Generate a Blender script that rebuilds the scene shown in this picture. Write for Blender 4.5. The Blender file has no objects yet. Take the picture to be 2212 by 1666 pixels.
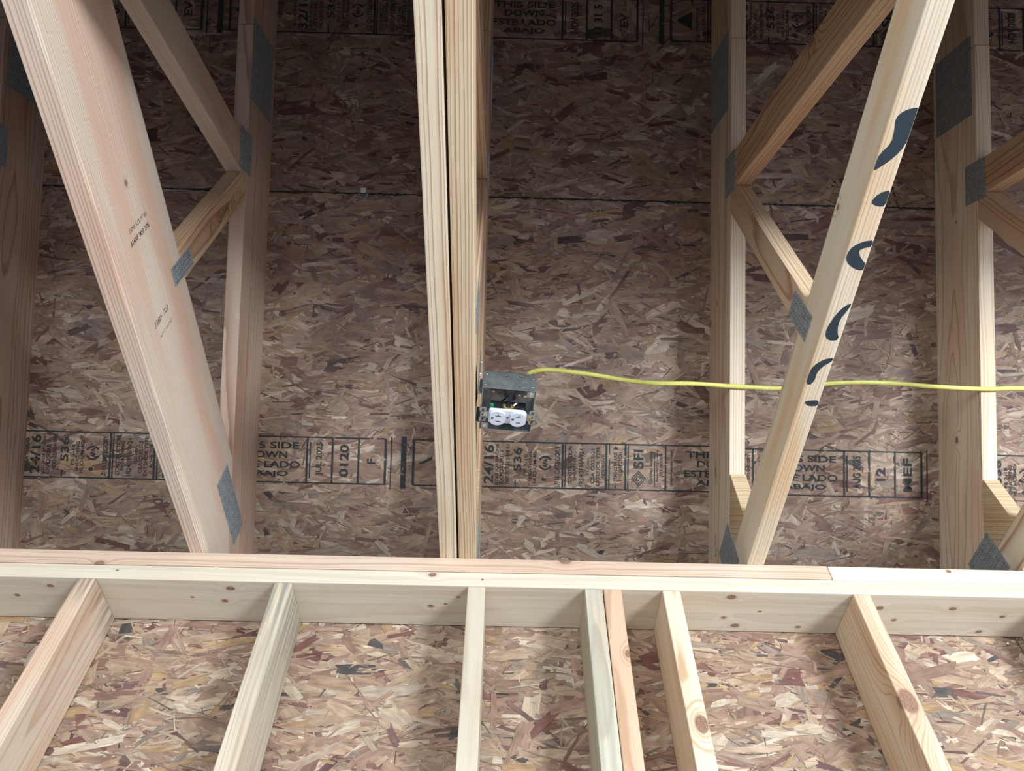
import bpy, bmesh, math, random
import numpy as np
from mathutils import Matrix, Vector

# ------------------------------------------------------------------ camera, world, light, exposure
scene = bpy.context.scene
C = bpy.data.collections.new('scene'); scene.collection.children.link(C)

CAM = (0.0540, -1.2864, -1.1043)
PITCH, YAW, ROLL, FPX = 53.7489, 0.9603, -0.5872, 1610.78
def cam_axes():
    pi, ya, ro = map(math.radians, (PITCH, YAW, ROLL))
    fw = Vector((math.sin(ya)*math.cos(pi), math.cos(ya)*math.cos(pi), math.sin(pi)))
    r = Vector((math.cos(ya), -math.sin(ya), 0)); u = r.cross(fw)
    return r*math.cos(ro)-u*math.sin(ro), u*math.cos(ro)+r*math.sin(ro), fw
_r, _u, _f = cam_axes()
cd = bpy.data.cameras.new('camera'); cam = bpy.data.objects.new('camera', cd); C.objects.link(cam)
cd.sensor_fit = 'HORIZONTAL'; cd.sensor_width = 36.0; cd.lens = FPX/2212*36.0; cd.clip_start = 0.02
M = Matrix((( _r.x, _u.x, -_f.x, CAM[0]), (_r.y, _u.y, -_f.y, CAM[1]), (_r.z, _u.z, -_f.z, CAM[2]), (0, 0, 0, 1)))
cam.matrix_world = M
scene.camera = cam

w = bpy.data.worlds.new('world'); scene.world = w; w.use_nodes = True
w.node_tree.nodes['Background'].inputs[0].default_value = (0.75, 0.86, 1.0, 1)
w.node_tree.nodes['Background'].inputs[1].default_value = 0.10

def area(name, loc, aim, sx, sy, power, col):
    ld = bpy.data.lights.new(name, 'AREA'); ld.shape = 'RECTANGLE'; ld.size = sx; ld.size_y = sy
    ld.energy = power; ld.color = col
    o = bpy.data.objects.new(name, ld); C.objects.link(o); o.location = loc
    d = (Vector(aim)-Vector(loc)).normalized()
    o.rotation_euler = d.to_track_quat('-Z', 'Y').to_euler()
    return o
# daylight standing in the open doorway behind the camera, to the right
area('doorway_daylight', (3.05, -4.02, -1.38), (3.05, 0, -1.38), 1.25, 1.3, 390, (0.90, 1.0, 1.06))
area('garage_door_daylight', (-1.55, -4.02, -1.45), (-1.55, 0, -1.45), 4.0, 1.85, 140, (0.92, 1.0, 1.04))

vs = scene.view_settings
vs.view_transform = 'Standard'; vs.look = 'None'; vs.gamma = 1.0; vs.exposure = 0.0; vs.use_curve_mapping = False

# ------------------------------------------------------------------ helpers
rnd = random.Random(7)
T = 0.038
def tag(o, label=None, cat=None, group=None, kind=None):
    if label: o['label'] = label
    if cat: o['category'] = cat
    if group: o['group'] = group
    if kind: o['kind'] = kind
    return o
def empty(name, loc=(0, 0, 0), mat=None, parent=None):
    o = bpy.data.objects.new(name, None); C.objects.link(o); o.empty_display_size = 0.05
    if mat is not None: o.matrix_local = mat
    else: o.location = loc
    if parent: o.parent = parent
    return o
def link(name, me, mat, parent=None, matrix=None, smooth=False):
    o = bpy.data.objects.new(name, me); C.objects.link(o)
    if mat is not None and len(me.materials) == 0: me.materials.append(mat)
    if smooth:
        me.polygons.foreach_set('use_smooth', [True]*len(me.polygons))
    if parent: o.parent = parent
    if matrix is not None: o.matrix_local = matrix; FR[o.name] = matrix
    return o
FR = {}
def bm_obj(name, bm, mat, parent=None, matrix=None, smooth=False):
    me = bpy.data.meshes.new(name); bm.normal_update(); bm.to_mesh(me); bm.free()
    return link(name, me, mat, parent, matrix, smooth)
def frame(o, x, y, z):
    return Matrix(((x[0], y[0], z[0], o[0]), (x[1], y[1], z[1], o[1]), (x[2], y[2], z[2], o[2]), (0, 0, 0, 1)))
def add_box(bm, x0, x1, y0, y1, z0, z1, m=None):
    vs_ = [bm.verts.new(v) for v in ((x0,y0,z0),(x1,y0,z0),(x1,y1,z0),(x0,y1,z0),(x0,y0,z1),(x1,y0,z1),(x1,y1,z1),(x0,y1,z1))]
    for f in ((0,3,2,1),(4,5,6,7),(0,1,5,4),(1,2,6,5),(2,3,7,6),(3,0,4,7)): bm.faces.new([vs_[i] for i in f])
    if m is not None: bmesh.ops.transform(bm, matrix=m, verts=vs_)
    return vs_
def add_prism(bm, poly, z0, z1):
    a = [bm.verts.new((x, y, z0)) for x, y in poly]; b = [bm.verts.new((x, y, z1)) for x, y in poly]
    n = len(poly)
    bm.faces.new(list(reversed(a))); bm.faces.new(b)
    for i in range(n): bm.faces.new((a[i], a[(i+1) % n], b[(i+1) % n], b[i]))
    bmesh.ops.recalc_face_normals(bm, faces=bm.faces[:])
    return a+b
def circle(cx, cy, r, n=24): return [(cx+r*math.cos(2*math.pi*i/n), cy+r*math.sin(2*math.pi*i/n)) for i in range(n)]
def add_tube(bm, pts, ra, rb=None, n=10, up=Vector((0, 0, 1))):
    rb = ra if rb is None else rb
    pts = [Vector(p) for p in pts]; rings = []
    for i, p in enumerate(pts):
        d = (pts[min(i+1, len(pts)-1)]-pts[max(i-1, 0)]).normalized()
        s = d.cross(up)
        if s.length < 1e-4: s = d.cross(Vector((1, 0, 0)))
        s.normalize(); t = s.cross(d).normalized()
        rings.append([bm.verts.new(p+s*ra*math.cos(2*math.pi*k/n)+t*rb*math.sin(2*math.pi*k/n)) for k in range(n)])
    for a, b in zip(rings, rings[1:]):
        for k in range(n): bm.faces.new((a[k], a[(k+1) % n], b[(k+1) % n], b[k]))
    bm.faces.new(rings[0][::-1]); bm.faces.new(rings[-1])
    bmesh.ops.recalc_face_normals(bm, faces=bm.faces[:])
def smooth_path(pts, sub=8):
    P = [Vector(p) for p in pts]; P = [P[0]*2-P[1]]+P+[P[-1]*2-P[-2]]; out = []
    for i in range(1, len(P)-2):
        for k in range(sub):
            t = k/sub; a, b, c, d = P[i-1:i+3]
            out.append(0.5*((2*b)+(c-a)*t+(2*a-5*b+4*c-d)*t*t+(3*b-a-3*c+d)*t**3))
    out.append(P[-2]); return out

# ------------------------------------------------------------------ node helper
class NT:
    def __init__(s, name):
        s.mat = bpy.data.materials.new(name); s.mat.use_nodes = True; s.nt = s.mat.node_tree
        s.b = s.nt.nodes['Principled BSDF']
    def n(s, t, **k):
        nd = s.nt.nodes.new(t)
        for a, v in k.items(): setattr(nd, a, v)
        return nd
    def l(s, a, b): s.nt.links.new(a, b)
    def put(s, sock, v):
        if isinstance(v, (int, float)): sock.default_value = v
        elif isinstance(v, tuple): sock.default_value = v if len(v) == len(sock.default_value) else v+(1,)
        else: s.l(v, sock)
    def m(s, op, a, b=0.0, c=0.0, clamp=False):
        nd = s.n('ShaderNodeMath', operation=op, use_clamp=clamp)
        s.put(nd.inputs[0], a); s.put(nd.inputs[1], b); s.put(nd.inputs[2], c); return nd.outputs[0]
    def xyz(s, a, b, c):
        nd = s.n('ShaderNodeCombineXYZ'); s.put(nd.inputs[0], a); s.put(nd.inputs[1], b); s.put(nd.inputs[2], c); return nd.outputs[0]
    def noise(s, vec, scale=1.0, detail=2.0, rough=0.5):
        nd = s.n('ShaderNodeTexNoise'); nd.inputs['Scale'].default_value = scale; nd.inputs['Detail'].default_value = detail
        nd.inputs['Roughness'].default_value = rough
        if vec is not None: s.l(vec, nd.inputs['Vector'])
        return nd.outputs[0]
    def mix(s, f, a, b, mode='MIX'):
        nd = s.n('ShaderNodeMix', data_type='RGBA', blend_type=mode)
        s.put(nd.inputs[0], f); s.put(nd.inputs[6], a); s.put(nd.inputs[7], b); return nd.outputs[2]
    def ramp(s, f, stops):
        nd = s.n('ShaderNodeValToRGB'); s.put(nd.inputs[0], f); el = nd.color_ramp.elements
        while len(el) < len(stops): el.new(0.5)
        for e, (p, c) in zip(el, stops): e.position = p; e.color = c if len(c) == 4 else tuple(c)+(1,)
        return nd.outputs[0]
    def smooth(s, v, a, b):
        nd = s.n('ShaderNodeMapRange', interpolation_type='SMOOTHSTEP'); s.put(nd.inputs[0], v)
        nd.inputs[1].default_value = a; nd.inputs[2].default_value = b; return nd.outputs[0]
    def bump(s, h, strength, dist):
        nd = s.n('ShaderNodeBump'); nd.inputs['Strength'].default_value = strength; nd.inputs['Distance'].default_value = dist
        s.l(h, nd.inputs['Height']); s.l(nd.outputs[0], s.b.inputs['Normal'])

def plain(name, col, rough=0.6, metal=0.0, var=0.0, scale=40.0, bump=0.0):
    k = NT(name); k.b.inputs['Roughness'].default_value = rough; k.b.inputs['Metallic'].default_value = metal
    if var or bump:
        tc = k.n('ShaderNodeTexCoord'); nz = k.noise(tc.outputs['Object'], scale, 3)
        dk = tuple(c*(1-var) for c in col); lt = tuple(min(1, c*(1+var)) for c in col)
        k.put(k.b.inputs['Base Color'], k.ramp(nz, [(0.3, dk), (0.7, lt)]))
        if bump: k.bump(nz, bump, 0.001)
    else: k.b.inputs['Base Color'].default_value = col+(1,)
    return k.mat

PINE_E, PINE_L = (0.72, 0.575, 0.385), (0.47, 0.285, 0.14)
def grey(c, a=0.22):
    l_ = 0.3*c[0]+0.55*c[1]+0.15*c[2]; return tuple(v*(1-a)+l_*a for v in c)
def wood(name, early=PINE_E, late=PINE_L, ring=0.006, pith=(0.0, -0.12), warp=0.006, warpx=1.6, knots=(), tint=None,
         contrast=1.0, stain=None, seed=0.0, fine=1.0, soft=0.55):
    """sawn softwood: growth rings about a pith line parallel to local x, knots (x,y,z,size), all in metres."""
    k = NT(name); early, late = grey(early), grey(late)
    tc = k.n('ShaderNodeTexCoord'); sp = k.n('ShaderNodeSeparateXYZ'); k.l(tc.outputs['Object'], sp.inputs[0])
    x, y, z = sp.outputs
    nx = k.noise(k.xyz(k.m('MULTIPLY_ADD', x, warpx, seed), k.m('MULTIPLY', y, 9.0), k.m('MULTIPLY', z, 9.0)), 1.0, 1.5)
    nx2 = k.noise(k.xyz(k.m('MULTIPLY_ADD', x, 9.0, seed+5), k.m('MULTIPLY', y, 40.0), k.m('MULTIPLY', z, 40.0)), 1.0, 2)
    dy = k.m('SUBTRACT', y, pith[0]); dz = k.m('SUBTRACT', z, pith[1])
    r = k.m('SQRT', k.m('ADD', k.m('MULTIPLY', dy, dy), k.m('MULTIPLY', dz, dz)))
    r = k.m('MULTIPLY_ADD', nx, warp*4, r); r = k.m('MULTIPLY_ADD', nx2, warp*0.35, r)
    kmask = None; kcore = None
    for (kx, ky, kz, ks) in knots:
        ex = k.m('DIVIDE', k.m('SUBTRACT', x, kx), ks*1.5); ey = k.m('DIVIDE', k.m('SUBTRACT', y, ky), ks); ez = k.m('DIVIDE', k.m('SUBTRACT', z, kz), ks)
        d2 = k.m('ADD', k.m('ADD', k.m('MULTIPLY', ex, ex), k.m('MULTIPLY', ey, ey)), k.m('MULTIPLY', ez, ez))
        g = k.m('POWER', 2.718, k.m('MULTIPLY', d2, -0.28))
        r = k.m('MULTIPLY_ADD', g, ks*1.6, r)
        c = k.m('POWER', 2.718, k.m('MULTIPLY', d2, -1.6))
        kmask = g if kmask is None else k.m('MAXIMUM', kmask, g); kcore = c if kcore is None else k.m('MAXIMUM', kcore, c)
    nr = k.noise(k.xyz(0.0, 0.0, k.m('MULTIPLY_ADD', r, 60.0, seed)), 1.0, 1)
    t = k.m('FRACT', k.m('ADD', k.m('DIVIDE', r, ring), k.m('MULTIPLY', nr, 3.4)))
    contrast = contrast*0.88
    mid = tuple(e*(1-soft*0.35*contrast)+l_*soft*0.35*contrast for e, l_ in zip(early, late))
    lt = tuple(e*(1-contrast)+l_*contrast for e, l_ in zip(early, late))
    col = k.ramp(t, [(0.0, early), (0.45, early), (0.68, mid), (0.86, lt), (0.93, lt), (1.0, early)])
    fib = k.noise(k.xyz(k.m('MULTIPLY', x, 7.0), k.m('MULTIPLY', y, 650.0), k.m('MULTIPLY', z, 650.0)), 1.0, 3)
    col = k.mix(1.0, col, k.ramp(fib, [(0.25, (0.86, 0.83, 0.80)), (0.75, (1.0, 1.0, 1.0))]), 'MULTIPLY')
    big = k.noise(k.xyz(k.m('MULTIPLY_ADD', x, 2.0, seed+9), k.m('MULTIPLY', y, 14.0), k.m('MULTIPLY', z, 14.0)), 1.0, 2)
    tn = tint or (0.93, 0.80, 0.72)
    col = k.mix(k.smooth(big, 0.42, 0.68), col, k.mix(1.0, col, tn, 'MULTIPLY'))
    if stain:
        (x0, x1, scol, amt) = stain
        sn = k.noise(k.xyz(k.m('MULTIPLY_ADD', x, 5.0, seed), k.m('MULTIPLY', y, 90.0), k.m('MULTIPLY', z, 90.0)), 1.0, 3)
        f = k.m('MULTIPLY', k.smooth(x, x1, x0), k.smooth(sn, 0.35, 0.62))
        col = k.mix(k.m('MULTIPLY', f, amt), col, scol)
    if knots:
        col = k.mix(k.m('MULTIPLY', k.smooth(kmask, 0.45, 0.95), 0.5), col, tuple(l_*0.85 for l_ in late))
        rr = k.noise(tc.outputs['Object'], 260.0, 2)
        col = k.mix(k.smooth(k.m('ADD', kcore, k.m('MULTIPLY', rr, 0.15)), 0.42, 0.62), col, k.ramp(rr, [(0.3, (0.19, 0.10, 0.07)), (0.7, (0.34, 0.20, 0.14))]))
    k.put(k.b.inputs['Base Color'], col); k.b.inputs['Roughness'].default_value = 0.62
    k.b.inputs['Specular IOR Level'].default_value = 0.3
    h = k.m('ADD', k.m('MULTIPLY', t, 0.6), k.m('MULTIPLY', fib, 0.6*fine)); k.bump(h, 0.25, 0.0006)
    return k.mat

def strand_mat(name):
    k = NT(name)
    at = k.n('ShaderNodeAttribute', attribute_name='col'); uv = k.n('ShaderNodeUVMap', uv_map='grain')
    sp = k.n('ShaderNodeSeparateXYZ'); k.l(uv.outputs[0], sp.inputs[0])
    nz = k.noise(k.xyz(k.m('MULTIPLY', sp.outputs[0], 30.0), k.m('MULTIPLY', sp.outputs[1], 600.0), 0.0), 1.0, 3)
    nb = k.noise(k.xyz(k.m('MULTIPLY', sp.outputs[0], 25.0), k.m('MULTIPLY', sp.outputs[1], 80.0), 3.0), 1.0, 2)
    c = k.mix(1.0, at.outputs[0], k.ramp(nz, [(0.25, (0.70, 0.66, 0.62)), (0.7, (1.05, 1.05, 1.05))]), 'MULTIPLY')
    c = k.mix(1.0, c, k.ramp(nb, [(0.3, (0.70, 0.66, 0.64)), (0.65, (1.08, 1.06, 1.04))]), 'MULTIPLY')
    k.put(k.b.inputs['Base Color'], c); k.b.inputs['Roughness'].default_value = 0.55; k.b.inputs['Specular IOR Level'].default_value = 0.35
    k.bump(nz, 0.3, 0.0008)
    return k.mat
def ink_mat(name, col, wear=0.45, scale=55.0, rough=0.7):
    k = NT(name); k.b.inputs['Base Color'].default_value = col+(1,); k.b.inputs['Roughness'].default_value = rough
    tc = k.n('ShaderNodeTexCoord'); nz = k.noise(tc.outputs['Object'], scale, 4, 0.6)
    tr = k.n('ShaderNodeBsdfTransparent'); mx = k.n('ShaderNodeMixShader')
    k.l(k.smooth(nz, wear-0.10, wear+0.03), mx.inputs[0]); k.l(tr.outputs[0], mx.inputs[1]); k.l(k.b.outputs[0], mx.inputs[2])
    k.l(mx.outputs[0], k.nt.nodes['Material Output'].inputs[0])
    return k.mat

MAT = {}
MAT['strand'] = strand_mat('oriented strand')
MAT['board'] = plain('pressed board core', (0.20, 0.13, 0.10), 0.8, var=0.25, scale=60)
MAT['ink'] = ink_mat('black stencil ink', (0.020, 0.024, 0.025), 0.40)
MAT['stampink'] = ink_mat('faint lumber ink', (0.05, 0.05, 0.045), 0.46, 300.0)
MAT['green'] = ink_mat('green edge paint and gap shade', (0.008, 0.022, 0.018), 0.36, 120.0)  # green overspray, with the seam's shadow painted into the near-black colour
MAT['marker'] = ink_mat('blue black marker', (0.016, 0.030, 0.044), 0.27, 260.0, 0.55)
def galv(name, col, rough=0.45, metal=0.75):
    k = NT(name); tc = k.n('ShaderNodeTexCoord')
    v = k.n('ShaderNodeTexVoronoi'); v.inputs['Scale'].default_value = 160; k.l(tc.outputs['Object'], v.inputs['Vector'])
    nz = k.noise(tc.outputs['Object'], 70.0, 3)
    c = k.ramp(nz, [(0.3, tuple(x*0.75 for x in col)), (0.7, tuple(min(1, x*1.15) for x in col))])
    c = k.mix(0.05, c, v.outputs['Color'], 'OVERLAY')
    k.put(k.b.inputs['Base Color'], c); k.b.inputs['Metallic'].default_value = metal; k.b.inputs['Roughness'].default_value = rough
    return k.mat
MAT['galv'] = galv('galvanised connector plate', (0.29, 0.325, 0.345), 0.5, 0.25)
MAT['tooth'] = plain('punched tooth with painted glint', (0.80, 0.83, 0.84), 0.35, 0.2)  # pale colour paints in the reflection off the punched metal
MAT['hole'] = plain('dark punched slot', (0.03, 0.035, 0.04), 0.6)
MAT['box'] = galv('galvanised box steel', (0.48, 0.53, 0.54), 0.38, 0.85)
MAT['bright'] = plain('bright zinc screw', (0.80, 0.84, 0.86), 0.25, 0.95)
MAT['white'] = plain('white device plastic', (0.60, 0.635, 0.73), 0.35)
MAT['black'] = plain('black plastic', (0.015, 0.015, 0.016), 0.4)
MAT['slot'] = plain('device slot', (0.05, 0.055, 0.065), 0.6)
MAT['brass'] = plain('brass terminal', (0.75, 0.56, 0.24), 0.3, 0.9)
MAT['greenscrew'] = plain('green ground screw', (0.05, 0.35, 0.2), 0.35, 0.5)
MAT['copper'] = plain('bare copper', (0.62, 0.30, 0.16), 0.35, 0.8)
MAT['yellow'] = plain('yellow cable jacket', (0.60, 0.585, 0.135), 0.45, var=0.06, scale=80)
MAT['whitewire'] = plain('white wire insulation', (0.78, 0.80, 0.80), 0.4)
MAT['concrete'] = plain('grey concrete', (0.31, 0.30, 0.345), 0.85, var=0.12, scale=6, bump=0.2)
MAT['drywall'] = plain('unpainted drywall', (0.62, 0.60, 0.57), 0.9, var=0.03, scale=5)

# ------------------------------------------------------------------ geometry of the roof
ANG = math.radians(39.9268); ZR = 0.4138; DT = 0.1835
ca, sa, ta = math.cos(ANG), math.sin(ANG), math.tan(ANG)
XL, XC, XR, XRR, XLL = -0.6132, -0.0404, 0.6213, 1.2367, -1.2241
def deck_z(y): return ZR-y*ta
def under_z(y): return ZR-DT/ca-y*ta
DECK = frame((0, 0, ZR), (1, 0, 0), (0, -ca, sa), (0, -sa, -ca))   # local x right, y up the slope, z towards the room

# oriented strand board -------------------------------------------------------------
PAL = np.array([(0.42,0.315,0.225),(0.50,0.40,0.30),(0.33,0.225,0.165),(0.38,0.265,0.19),(0.27,0.175,0.135),(0.58,0.50,0.39),
                (0.205,0.105,0.085),(0.165,0.085,0.07),(0.31,0.25,0.205),(0.44,0.33,0.235),(0.35,0.23,0.18),(0.105,0.075,0.068),(0.42,0.29,0.165)])
PAL = PAL*0.87*np.array([1.0, 0.97, 1.02])
PW = np.array([15,14,11,12,8,10,5,3,10,11,8,2.2,5]); PW /= PW.sum()
def strands(name, parent, x0, x1, y0, y1, n, seed, pal=PAL, dens=1.0):
    """pressed wood strands in three sizes: broad flakes below, middling ones, and slivers on top."""
    g = np.random.default_rng(seed)
    area_ = (x1-x0)*(y1-y0); K = 12
    pops = [(2200, 0.100, 0.35, 0.0165, 0.45, 0.0, 0.55), (2500, 0.068, 0.50, 0.0076, 0.55, 0.30, 1.0), (1700, 0.036, 0.60, 0.0024, 0.45, 0.45, 1.0), (420, 0.100, 0.35, 0.019, 0.40, 0.65, 1.0)]
    L = []; W = []; z = []
    for d, l0, ls, w0, ws, za, zb in pops:
        m = int(area_*d*dens)
        L.append(np.clip(g.lognormal(math.log(l0), ls, m), 0.008, 0.165)); W.append(np.clip(g.lognormal(math.log(w0), ws, m), 0.0011, 0.040))
        z.append(0.0001+0.0022*(za+(zb-za)*g.random(m)))
    L = np.concatenate(L); W = np.concatenate(W); z = np.concatenate(z); n = len(L)
    W = np.minimum(W, L*0.6)
    A = g.normal(0, 0.33, n); far = g.random(n) < 0.19; A[far] = g.uniform(-1.57, 1.57, far.sum())
    cx = g.uniform(x0, x1, n); cy = g.uniform(y0, y1, n)
    tx = g.normal(0, 0.012, n); ty = g.normal(0, 0.022, n)
    U = np.array([-0.5,-0.3,0.0,0.3,0.5,0.47,0.5,0.3,0.0,-0.3,-0.5,-0.46]); V = np.array([-0.5,-0.5,-0.5,-0.5,-0.5,0.0,0.5,0.5,0.5,0.5,0.5,0.1])
    bend = g.normal(0, 0.07, n); sl = g.normal(0, 0.35, n); sl2 = g.normal(0, 0.35, n)
    end = np.abs(U[None]) > 0.4
    u = U[None]*L[:, None]; v = V[None]*W[:, None]
    v = v*(1+g.normal(0, 0.08, (n, K)))*np.where(end, g.uniform(0.55, 1.05, (n, 1)), 1.0)
    u = u + np.where(end, np.where(U[None] < 0, sl[:, None], sl2[:, None])*v + g.normal(0, 0.10, (n, K))*W[:, None], 0)
    v2 = v + bend[:, None]*L[:, None]*(U[None]**2-0.1)
    ca_, sa_ = np.cos(A)[:, None], np.sin(A)[:, None]
    X = np.clip(cx[:, None]+u*ca_-v2*sa_, x0, x1); Y = np.clip(cy[:, None]+u*sa_+v2*ca_, y0, y1)
    Z = np.clip(z[:, None]+u*tx[:, None]+v*ty[:, None], -0.0004, 0.0031)
    co = np.stack([X, Y, Z], -1).reshape(-1, 3)
    me = bpy.data.meshes.new(name)
    me.vertices.add(n*K); me.vertices.foreach_set('co', co.ravel())
    me.loops.add(n*K); me.loops.foreach_set('vertex_index', np.arange(n*K, dtype=np.int32))
    me.polygons.add(n); me.polygons.foreach_set('loop_start', np.arange(0, n*K, K, dtype=np.int32))
    me.update(calc_edges=True)
    ci = g.choice(len(pal), n, p=PW); col = pal[ci]*(1+g.normal(0, 0.09, (n, 1)))
    thin = W < 0.0035; col[thin] *= g.uniform(0.30, 1.25, (thin.sum(), 1))
    cj = pal[g.choice(len(pal), n, p=PW)]; f = g.uniform(0.0, 0.45, (n, 1, 1))*np.clip(U[None, :, None]*2*g.choice([-1, 1], (n, 1, 1)), 0, 1)
    c3 = col[:, None, :]*(1-f)+cj[:, None, :]*f
    c4 = np.ones((n, K, 4), np.float32); c4[:, :, :3] = np.clip(c3, 0.01, 0.9)
    a = me.color_attributes.new('col', 'FLOAT_COLOR', 'POINT'); a.data.foreach_set('color', c4.ravel())
    uv = me.uv_layers.new(name='grain'); off = g.uniform(0, 20, (n, 1, 2))
    uvs = np.stack([u, v], -1)+off; uv.data.foreach_set('uv', uvs.astype(np.float32).ravel())
    o = link(name, me, MAT['strand'], parent); o['kind'] = 'stuff'
    return o

# lettering -------------------------------------------------------------------------
_txt = {}
def text_mesh(s, bold=0.0):
    key = (s, bold)
    if key not in _txt:
        cu = bpy.data.curves.new('t', 'FONT'); cu.body = s; cu.resolution_u = 4; cu.offset = bold; cu.align_x = 'CENTER'; cu.align_y = 'CENTER'
        o = bpy.data.objects.new('t', cu); C.objects.link(o)
        dg = bpy.context.evaluated_depsgraph_get(); me = o.evaluated_get(dg).to_mesh()
        v = [tuple(p.co) for p in me.vertices]; f = [tuple(p.vertices) for p in me.polygons]
        o.evaluated_get(dg).to_mesh_clear(); bpy.data.objects.remove(o); bpy.data.curves.remove(cu)
        a = np.array(v); lo, hi = a.min(0), a.max(0); a[:, :2] -= (lo+hi)[:2]/2
        _txt[key] = (a, f, (hi-lo)[:2])
    return _txt[key]
class Print:
    def __init__(s, z=0.0): s.v = []; s.f = []; s.z = z
    def text(s, t, cx, cy, length, cap, ang=0.0, bold=0.012):
        a, f, wh = text_mesh(t, bold); k = np.array([length/wh[0], cap/wh[1]]); c, si = math.cos(ang), math.sin(ang)
        b = len(s.v); q = a[:, :2]*k
        s.v += [(cx+x*c-y*si, cy+x*si+y*c, s.z) for x, y in q]; s.f += [tuple(i+b for i in p) for p in f]
    def rect(s, x0, x1, y0, y1): s.poly([(x0, y0), (x1, y0), (x1, y1), (x0, y1)])
    def poly(s, pts): b = len(s.v); s.v += [(x, y, s.z) for x, y in pts]; s.f.append(tuple(range(b, b+len(pts))))
    def arc(s, cx, cy, r, w_, a0, a1, n=14):
        for i in range(n):
            p, q = a0+(a1-a0)*i/n, a0+(a1-a0)*(i+1)/n
            s.poly([(cx+(r-w_)*math.cos(p), cy+(r-w_)*math.sin(p)), (cx+r*math.cos(p), cy+r*math.sin(p)), (cx+r*math.cos(q), cy+r*math.sin(q)), (cx+(r-w_)*math.cos(q), cy+(r-w_)*math.sin(q))])
    def build(s, name, mat, parent, matrix=None, clip=None):
        me = bpy.data.meshes.new(name); me.from_pydata(s.v, [], s.f); me.update()
        if clip:
            bm = bmesh.new(); bm.from_mesh(me)
            for co, no in clip: bmesh.ops.bisect_plane(bm, geom=bm.verts[:]+bm.edges[:]+bm.faces[:], plane_co=co, plane_no=no, clear_outer=True)
            bm.to_mesh(me); bm.free()
        return link(name, me, mat, parent, matrix)

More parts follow.
